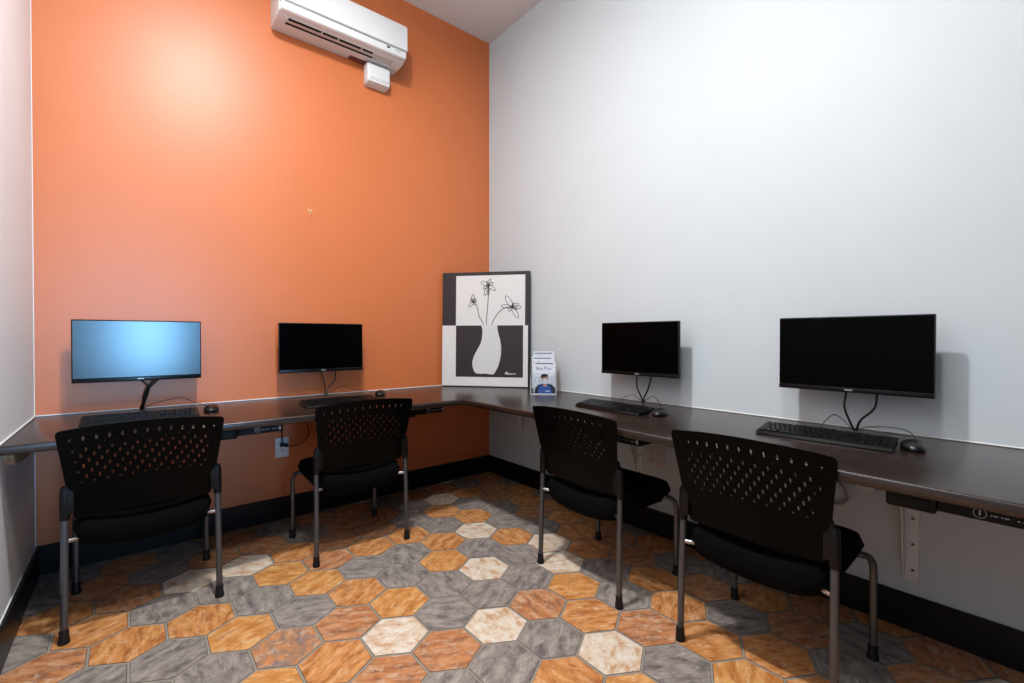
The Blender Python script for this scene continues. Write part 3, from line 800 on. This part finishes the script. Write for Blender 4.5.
# ------------------------------------------------------------------ wall air conditioner
def build_ac():
    x0, x1 = -1.655, -.862
    t = thing('air_conditioner', 'white split air conditioner mounted high on the orange wall', 'air conditioner', (x0, 0, 2.98))
    L = x1-x0
    Z = lambda z: z-2.98
    body = [(0, Z(3.001)), (0, Z(3.246)), (-.16, Z(3.246)), (-.195, Z(3.236)), (-.205, Z(3.06)), (-.205, Z(3.040)), (-.190, Z(3.017)), (-.160, Z(3.003)), (-.115, Z(2.998)), (-.06, Z(2.999))]
    b = bmesh.new(); prism(b, body, 'x', 0, L, .006, seg=3)
    link_mesh('body', b, M_acw, t, math.radians(30))
    b = bmesh.new()
    prism(b, [(-.20, Z(3.242)), (-.218, Z(3.236)), (-.226, Z(3.222)), (-.228, Z(3.070)), (-.222, Z(3.066)), (-.20, Z(3.068))], 'x', -.002, L+.002, .003, seg=2)
    link_mesh('front_panel', b, M_acw, t, math.radians(30))
    b = bmesh.new(); prism(b, [(-.200, Z(3.0645)), (-.2205, Z(3.0635)), (-.2205, Z(3.0605)), (-.200, Z(3.060))], 'x', .004, L-.004)
    link_mesh('panel_gap', b, M_acg, t)
    # shaped ridge under the panel
    b = bmesh.new(); prism(b, [(-.198, Z(3.058)), (-.2195, Z(3.058)), (-.219, Z(3.036)), (-.214, Z(3.020)), (-.202, Z(3.014)), (-.186, Z(3.016))], 'x', .012, L-.004, .003, seg=2)
    link_mesh('lower_trim', b, M_acw, t, math.radians(30))
    # outlet slots on curved underside: dark slot, vane, dark slot
    def surf(s):   # s along the curved underside, returns (y,z) and tangent
        pts = [Vector((-.190, Z(3.017))), Vector((-.160, Z(3.003))), Vector((-.115, Z(2.998))), Vector((-.06, Z(2.999)))]
        ds = [0]
        for a, c in zip(pts, pts[1:]): ds.append(ds[-1]+(c-a).length)
        for i in range(3):
            if s <= ds[i+1] or i == 2:
                k = (s-ds[i])/(ds[i+1]-ds[i]); d = (pts[i+1]-pts[i]).normalized(); return pts[i].lerp(pts[i+1], k), d
    def strip(bmx, s0, s1, xa, xb, h):
        P = []
        for k in range(4):
            p, d = surf(s0+(s1-s0)*k/3); n = Vector((-abs(d.y) if False else d.y, -d.x))
            n = Vector((d.y, -d.x)); 
            if n.y > 0: n = -n
            P.append((p, n))
        outer = [(p+n*h) for p, n in P]; inner = [(p-n*.003) for p, n in P][::-1]
        prism(bmx, [(q.x, q.y) for q in outer+inner], 'x', xa, xb)
    b = bmesh.new()
    strip(b, .028, .045, .062, L-.215, .0008); strip(b, .068, .085, .055, L-.200, .0008)
    link_mesh('outlet_slot', b, M_dark, t)
    b = bmesh.new()
    strip(b, .047, .066, .058, L-.07, .0012)
    link_mesh('vane', b, M_vane, t, math.radians(30))
    b = bmesh.new(); strip(b, .087, .095, .052, L-.065, .002); link_mesh('vane_lip', b, M_acw, t, math.radians(30))
    for xx in (.25, .35, .50):
        b = bmesh.new(); strip(b, .032, .050, xx, xx+.008, .003); link_mesh('vane_clip', b, M_acw, t)
    b = bmesh.new(); strip(b, .033, .0465, L-.212, L-.07, .0016); strip(b, .0695, .083, L-.198, L-.065, .0016)
    link_mesh('outlet_end', b, mat('ac_beige_plastic', (196, 188, 174), rough=.5), t)
    b = bmesh.new(); box(b, .467, .60, -.050, -.006, Z(2.998)-.0012, Z(3.0)); link_mesh('warning_label', b, M_lab, t)
    b = bmesh.new(); box(b, L-.142, L-.122, -.2215, -.217, Z(3.042), Z(3.054), .001, 1); link_mesh('sensor_window', b, M_dark, t)
    b = text_bm('ductless', .012)
    b.clear(); box(b, L-.085, L-.045, -.2205, -.2185, Z(3.044), Z(3.049)); link_mesh('badge', b, M_acg, t)
    b = bmesh.new()
    b.free()
    for k in range(3):
        b = bmesh.new(); box(b, .30+k*.22, .31+k*.22, -.2235, -.2195, Z(3.0595), Z(3.0665), .001, 1); link_mesh('panel_catch', b, M_acg, t)
build_ac()
def build_pump():
    t = thing('condensate_pump', 'small white rounded plastic box fixed under the air conditioner', 'condensate pump', (-1.0, 0, 2.838))
    b = bmesh.new()
    prism(b, [(0, .158), (-.060, .158), (-.078, .145), (-.082, .05), (-.074, .030), (-.05, .020), (0, .020)], 'x', -.080, .084, .014, seg=3)
    link_mesh('cover', b, M_acw, t, math.radians(30))
    b = bmesh.new(); prism(b, [(-.075, .072), (-.087, .068), (-.089, .058), (-.082, .044), (-.075, .040)], 'x', -.062, .066, .004, seg=2)
    link_mesh('ridge', b, M_acw, t, math.radians(30))
build_pump()

# ------------------------------------------------------------------ outlets
def outlet(label, loc, rz, w, h, pm, gangs):
    t = thing('wall_outlet', label, 'outlet', loc, rz)   # local faces -y
    b = bmesh.new(); box(b, -w/2, w/2, -.006, 0, -h/2, h/2, .002, 2); link_mesh('plate', b, pm, t, math.radians(40))
    for g in range(gangs):
        gx = (g-(gangs-1)/2)*.046
        for s in (-1, 1):
            b = bmesh.new(); prism(b, [(gx-.016, s*.02-.012), (gx+.016, s*.02-.012), (gx+.0165, s*.02+.010), (gx+.008, s*.02+.015), (gx-.008, s*.02+.015), (gx-.0165, s*.02+.010)], 'y', -.0085, -.004, .001)
            rc = link_mesh('receptacle', b, pm, t)
            b = bmesh.new(); box(b, gx-.008, gx-.005, -.0092, -.008, s*.02-.003, s*.02+.006); box(b, gx+.005, gx+.008, -.0092, -.008, s*.02-.003, s*.02+.006)
            box(b, gx-.002, gx+.002, -.0092, -.008, s*.02-.009, s*.02-.005)
            link_mesh('slot', b, M_dark, rc)
    return t
outlet('white duplex outlet with black plugs on the orange wall under the worktop', (-1.601, 0, .444), 0, .077, .12, M_plate, 1)
outlet('beige double outlet on the white wall beneath the worktop between the two right chairs', (0, -1.597, .443), -PI/2, .112, .108, M_platew, 2)
# white round plug top peeking below the worktop further right
b = bmesh.new(); prism(b, [(-.030, -.05), (.030, -.05), (.032, .05), (-.032, .05)], 'y', -.03, 0, .006, seg=2)
o = link_mesh('power_plug', b, M_plate, None, math.radians(40)); o.location = (0, -2.581, .555); o.rotation_euler = (0, 0, -PI/2)
tag(o, 'white plug box on the white wall just under the worktop, behind the largest chair', 'plug')

# ------------------------------------------------------------------ steel brackets under the right run
def bracket(label, loc, rz, low):
    t = thing('shelf_bracket', label, 'bracket', loc, rz, 'white steel worktop brackets')   # local: wall at y=0, faces -y ; origin at wall just under top
    hv = .527-.0
    hv = low
    b = bmesh.new()
    box(b, 0, .042, -.005, 0, -hv, 0, .0015, 1)                       # wall flange
    box(b, 0, .042, -.45, 0, -.005, 0, .0015, 1)                      # top flange
    link_mesh('flange', b, M_brkt, t, math.radians(40))
    b = bmesh.new(); prism(b, [(0, 0), (-.44, 0), (-.44, -.02), (-.25, -.05), (-.10, -.14), (-.042, -.30), (-.040, -hv+.12), (-.006, -hv+.01), (0, -hv+.01)], 'x', -.004, .001)
    link_mesh('gusset', b, M_brkt, t, math.radians(40))
    for z in (-.285, -.385, -.484):
        if -z > hv-.03: continue
        b = bmesh.new(); tube(b, [(.024, -.0045, z), (.024, -.009, z)], [.006, .0045], 10); link_mesh('screw', b, M_screw, t)
zb = CT-CTH
bracket('white steel angle bracket on the white wall, fully visible right of the largest chair', (0, -2.700, zb), -PI/2, .53)
bracket('white steel angle bracket partly hidden by a chair, beside the beige double outlet', (0, -1.470, zb), -PI/2, .42)
bracket('white steel bracket near the inner corner of the worktop, only its top edge showing', (0, -.46, zb), -PI/2, .10)
# wooden cleat end on left wall
b = bmesh.new(); prism(b, [(-.385, -.075), (-.36, -.055), (-.365, -.012), (-.40, 0), (-.69, 0), (-.70, -.02), (-.67, -.05), (-.60, -.06), (-.50, -.07)], 'x', 0, .03, .003)
o = link_mesh('wooden_cleat', b, M_wood, None, math.radians(40)); o.location = (-W, 0, zb)
tag(o, 'short rough wooden cleat under the worktop against the left wall', 'wood block')

# ------------------------------------------------------------------ mini computers slung under the worktop
def mini_pc(label, loc, rz):
    """local: front face at y=0 facing -y, x to the right, origin top left"""
    t = thing('mini_computer', label, 'computer', loc, rz, 'small computers under the worktop')
    b = bmesh.new()
    box(b, .105, .285, .004, .18, -.036, 0, .002, 1)
    link_mesh('case', b, M_pc, t, math.radians(40))
    b = bmesh.new()
    box(b, .107, .283, 0, .006, -.034, -.001, .001, 1)
    for k in range(14): box(b, .109+k*.004, .1105+k*.004, -.0012, .001, -.030, -.006)
    fr = link_mesh('front_grille', b, M_pc, t)
    b = bmesh.new()
    for k in range(20):
        a = math.radians(18*k); a2 = math.radians(18*(k+1))
        b2 = [(.182+r*math.cos(q), -.002, -.017+r*math.sin(q)) for q, r in ((a, .012), (a2, .012), (a2, .0108), (a, .0108))]
        b.faces.new([b.verts.new(p) for p in b2])
    box(b, .1805, .1835, -.0022, -.001, -.022, -.010)
    link_mesh('power_symbol', b, M_silver, t, recalc=False)
    b = bmesh.new()
    for x0, x1 in ((.200, .203), (.205, .213), (.218, .221), (.223, .231)): box(b, x0, x1, -.0022, -.001, -.019, -.0165)
    for k in range(3): box(b, .244+k*.009, .248+k*.009, -.0022, -.001, -.020, -.017)
    box(b, .272, .281, -.0022, 0, -.026, -.010, .0008, 1)
    link_mesh('front_marks', b, M_silver, t)
    b = bmesh.new(); box(b, 0, .103, .0, .16, -.046, -.002, .006, 2); box(b, .012, .09, -.0015, .002, -.038, -.014, .001, 1)
    link_mesh('cradle', b, M_pc, t, math.radians(40))
    return t
pc1 = mini_pc('small black computer under the worktop right of the leftmost chair, corded to the outlet', (-2.052, -.725, zb), 0)
mini_pc('small black computer under the worktop near the inner corner, beside the second chair', (-1.165, -.725, zb), 0)
mini_pc('small black computer under the worktop edge above the bracket beside the beige outlet', (-.725, -1.705, zb), -PI/2)
mini_pc('small black computer under the worktop at the right edge, with round power symbol', (-.722, -2.782, zb), -PI/2)

# power cords at the orange wall
def cord(name, label, pts, r=.0032, m=M_cable, plug=None, parent=None):
    b = bmesh.new(); tube(b, pts, r, 8, 6)
    if plug: box(b, *plug, .003, 1)
    o = link_mesh(name, b, m, None, math.radians(50))
    if parent: o.parent = parent; o.matrix_parent_inverse = Matrix.Translation(-parent.location)
    else: tag(o, label, 'cable')
    return o
cord('power_cord', 'black cord hanging from the computer down into the white outlet plug',
     [(-1.80, -.40, .70), (-1.74, -.30, .66), (-1.68, -.18, .635), (-1.62, -.10, .66), (-1.585, -.06, .68), (-1.60, -.04, .62), (-1.608, -.035, .54), (-1.604, -.03, .475)],
     plug=(-1.616, -1.594, -.034, -.0095, .452, .476), parent=pc1)
cord('power_cord', 'black cord looping out to the right from the white outlet and back up',
     [(-1.50, -.12, .712), (-1.495, -.10, .66), (-1.47, -.06, .58), (-1.455, -.04, .515), (-1.49, -.035, .465), (-1.545, -.035, .452), (-1.585, -.03, .458)],
     plug=(-1.590, -1.572, -.034, -.0095, .448, .470), parent=pc1)
cord('network_cable', 'grey cable looped beneath the worktop beside the closest chair',
     [(-.012, -2.30, .63), (-.02, -2.36, .585), (-.02, -2.44, .535), (-.02, -2.495, .510), (-.02, -2.516, .468), (-.02, -2.500, .432), (-.015, -2.44, .422), (-.010, -2.36, .45), (-.008, -2.30, .52)], r=.0055, m=M_greycab)
# small hook left in the orange wall
t = thing('picture_hook', 'tiny brass picture hook left alone in the orange wall', 'hook', (-1.431, 0, 1.928))
b = bmesh.new()
tube(b, [(-.012, -.003, .018), (0, -.004, .0), (.012, -.003, .018)], .0028, 8, 3); tube(b, [(0, -.004, .0), (0, -.008, -.012), (0, -.014, -.014)], .0028, 8, 3)
link_mesh('wire', b, M_brass, t, 4)
b = bmesh.new(); tube(b, [(0, 0, -.002), (0, -.012, .002)], .0022, 8); link_mesh('nail', b, M_screw, t)

# ------------------------------------------------------------------ lights
def area(name, loc, rot, sx, sy, power, col, shape='RECTANGLE', spread=PI):
    L = bpy.data.lights.new(name, 'AREA'); L.shape = shape; L.size = sx
    if shape in ('RECTANGLE', 'ELLIPSE'): L.size_y = sy
    L.energy = power; L.color = col; L.spread = spread
    o = bpy.data.objects.new(name, L); COL.objects.link(o); o.location = loc; o.rotation_euler = rot; return o
def fill_point(name, loc, power):  # added fill beside the ceiling lamps, brightens ceiling and walls
    L = bpy.data.lights.new(name, 'POINT'); L.energy = power; L.shadow_soft_size = .09; L.color = (.97, .985, 1)
    o = bpy.data.objects.new(name, L); COL.objects.link(o); o.location = loc
area('ceiling_lamp_near', (-1.90, -1.75, H-.12), (0, 0, 0), .18, .18, 57, (.97, .985, 1), 'DISK')
area('ceiling_lamp_far', (-1.90, -2.75, H-.12), (0, 0, 0), .20, .20, 20, (.97, .985, 1), 'DISK')
fill_point('ceiling_fill_near', (-1.90, -1.75, H-.13), 19)
fill_point('ceiling_fill_far', (-1.90, -2.75, H-.13), 10)
# daylight through the doorway behind the camera
area('daylight_doorway', (-2.14, YR-.6, 1.3), (math.radians(90), 0, math.radians(3)), .5, 1.3, 4.6, (.24, .58, 1.0), spread=math.radians(32))
scn.cycles.diffuse_bounces = 2
w = bpy.data.worlds.new('World'); scn.world = w; w.use_nodes = True
bg = w.node_tree.nodes['Background']; bg.inputs[0].default_value = (.45, .65, 1, 1); bg.inputs[1].default_value = .6

# ------------------------------------------------------------------ camera
yaw, pitch, roll = .6902, -.0092, .0004
f = Vector((math.sin(yaw)*math.cos(pitch), math.cos(yaw)*math.cos(pitch), math.sin(pitch)))
r = Vector((math.cos(yaw), -math.sin(yaw), 0)); u = r.cross(f)
r2 = r*math.cos(roll)+u*math.sin(roll); u2 = -r*math.sin(roll)+u*math.cos(roll)
cam = bpy.data.cameras.new('camera'); cam.sensor_width = 36; cam.lens = 458.86/1024*36; cam.clip_start = .02
co = bpy.data.objects.new('camera', cam); COL.objects.link(co)
M = Matrix((r2, u2, -f)).transposed().to_4x4(); M.translation = Vector((-2.3088, -3.097, 1.1263)); co.matrix_world = M
scn.camera = co
vs = scn.view_settings; vs.view_transform = 'Standard'; vs.look = 'None'; vs.exposure = 0.12; vs.gamma = 1; vs.use_curve_mapping = False
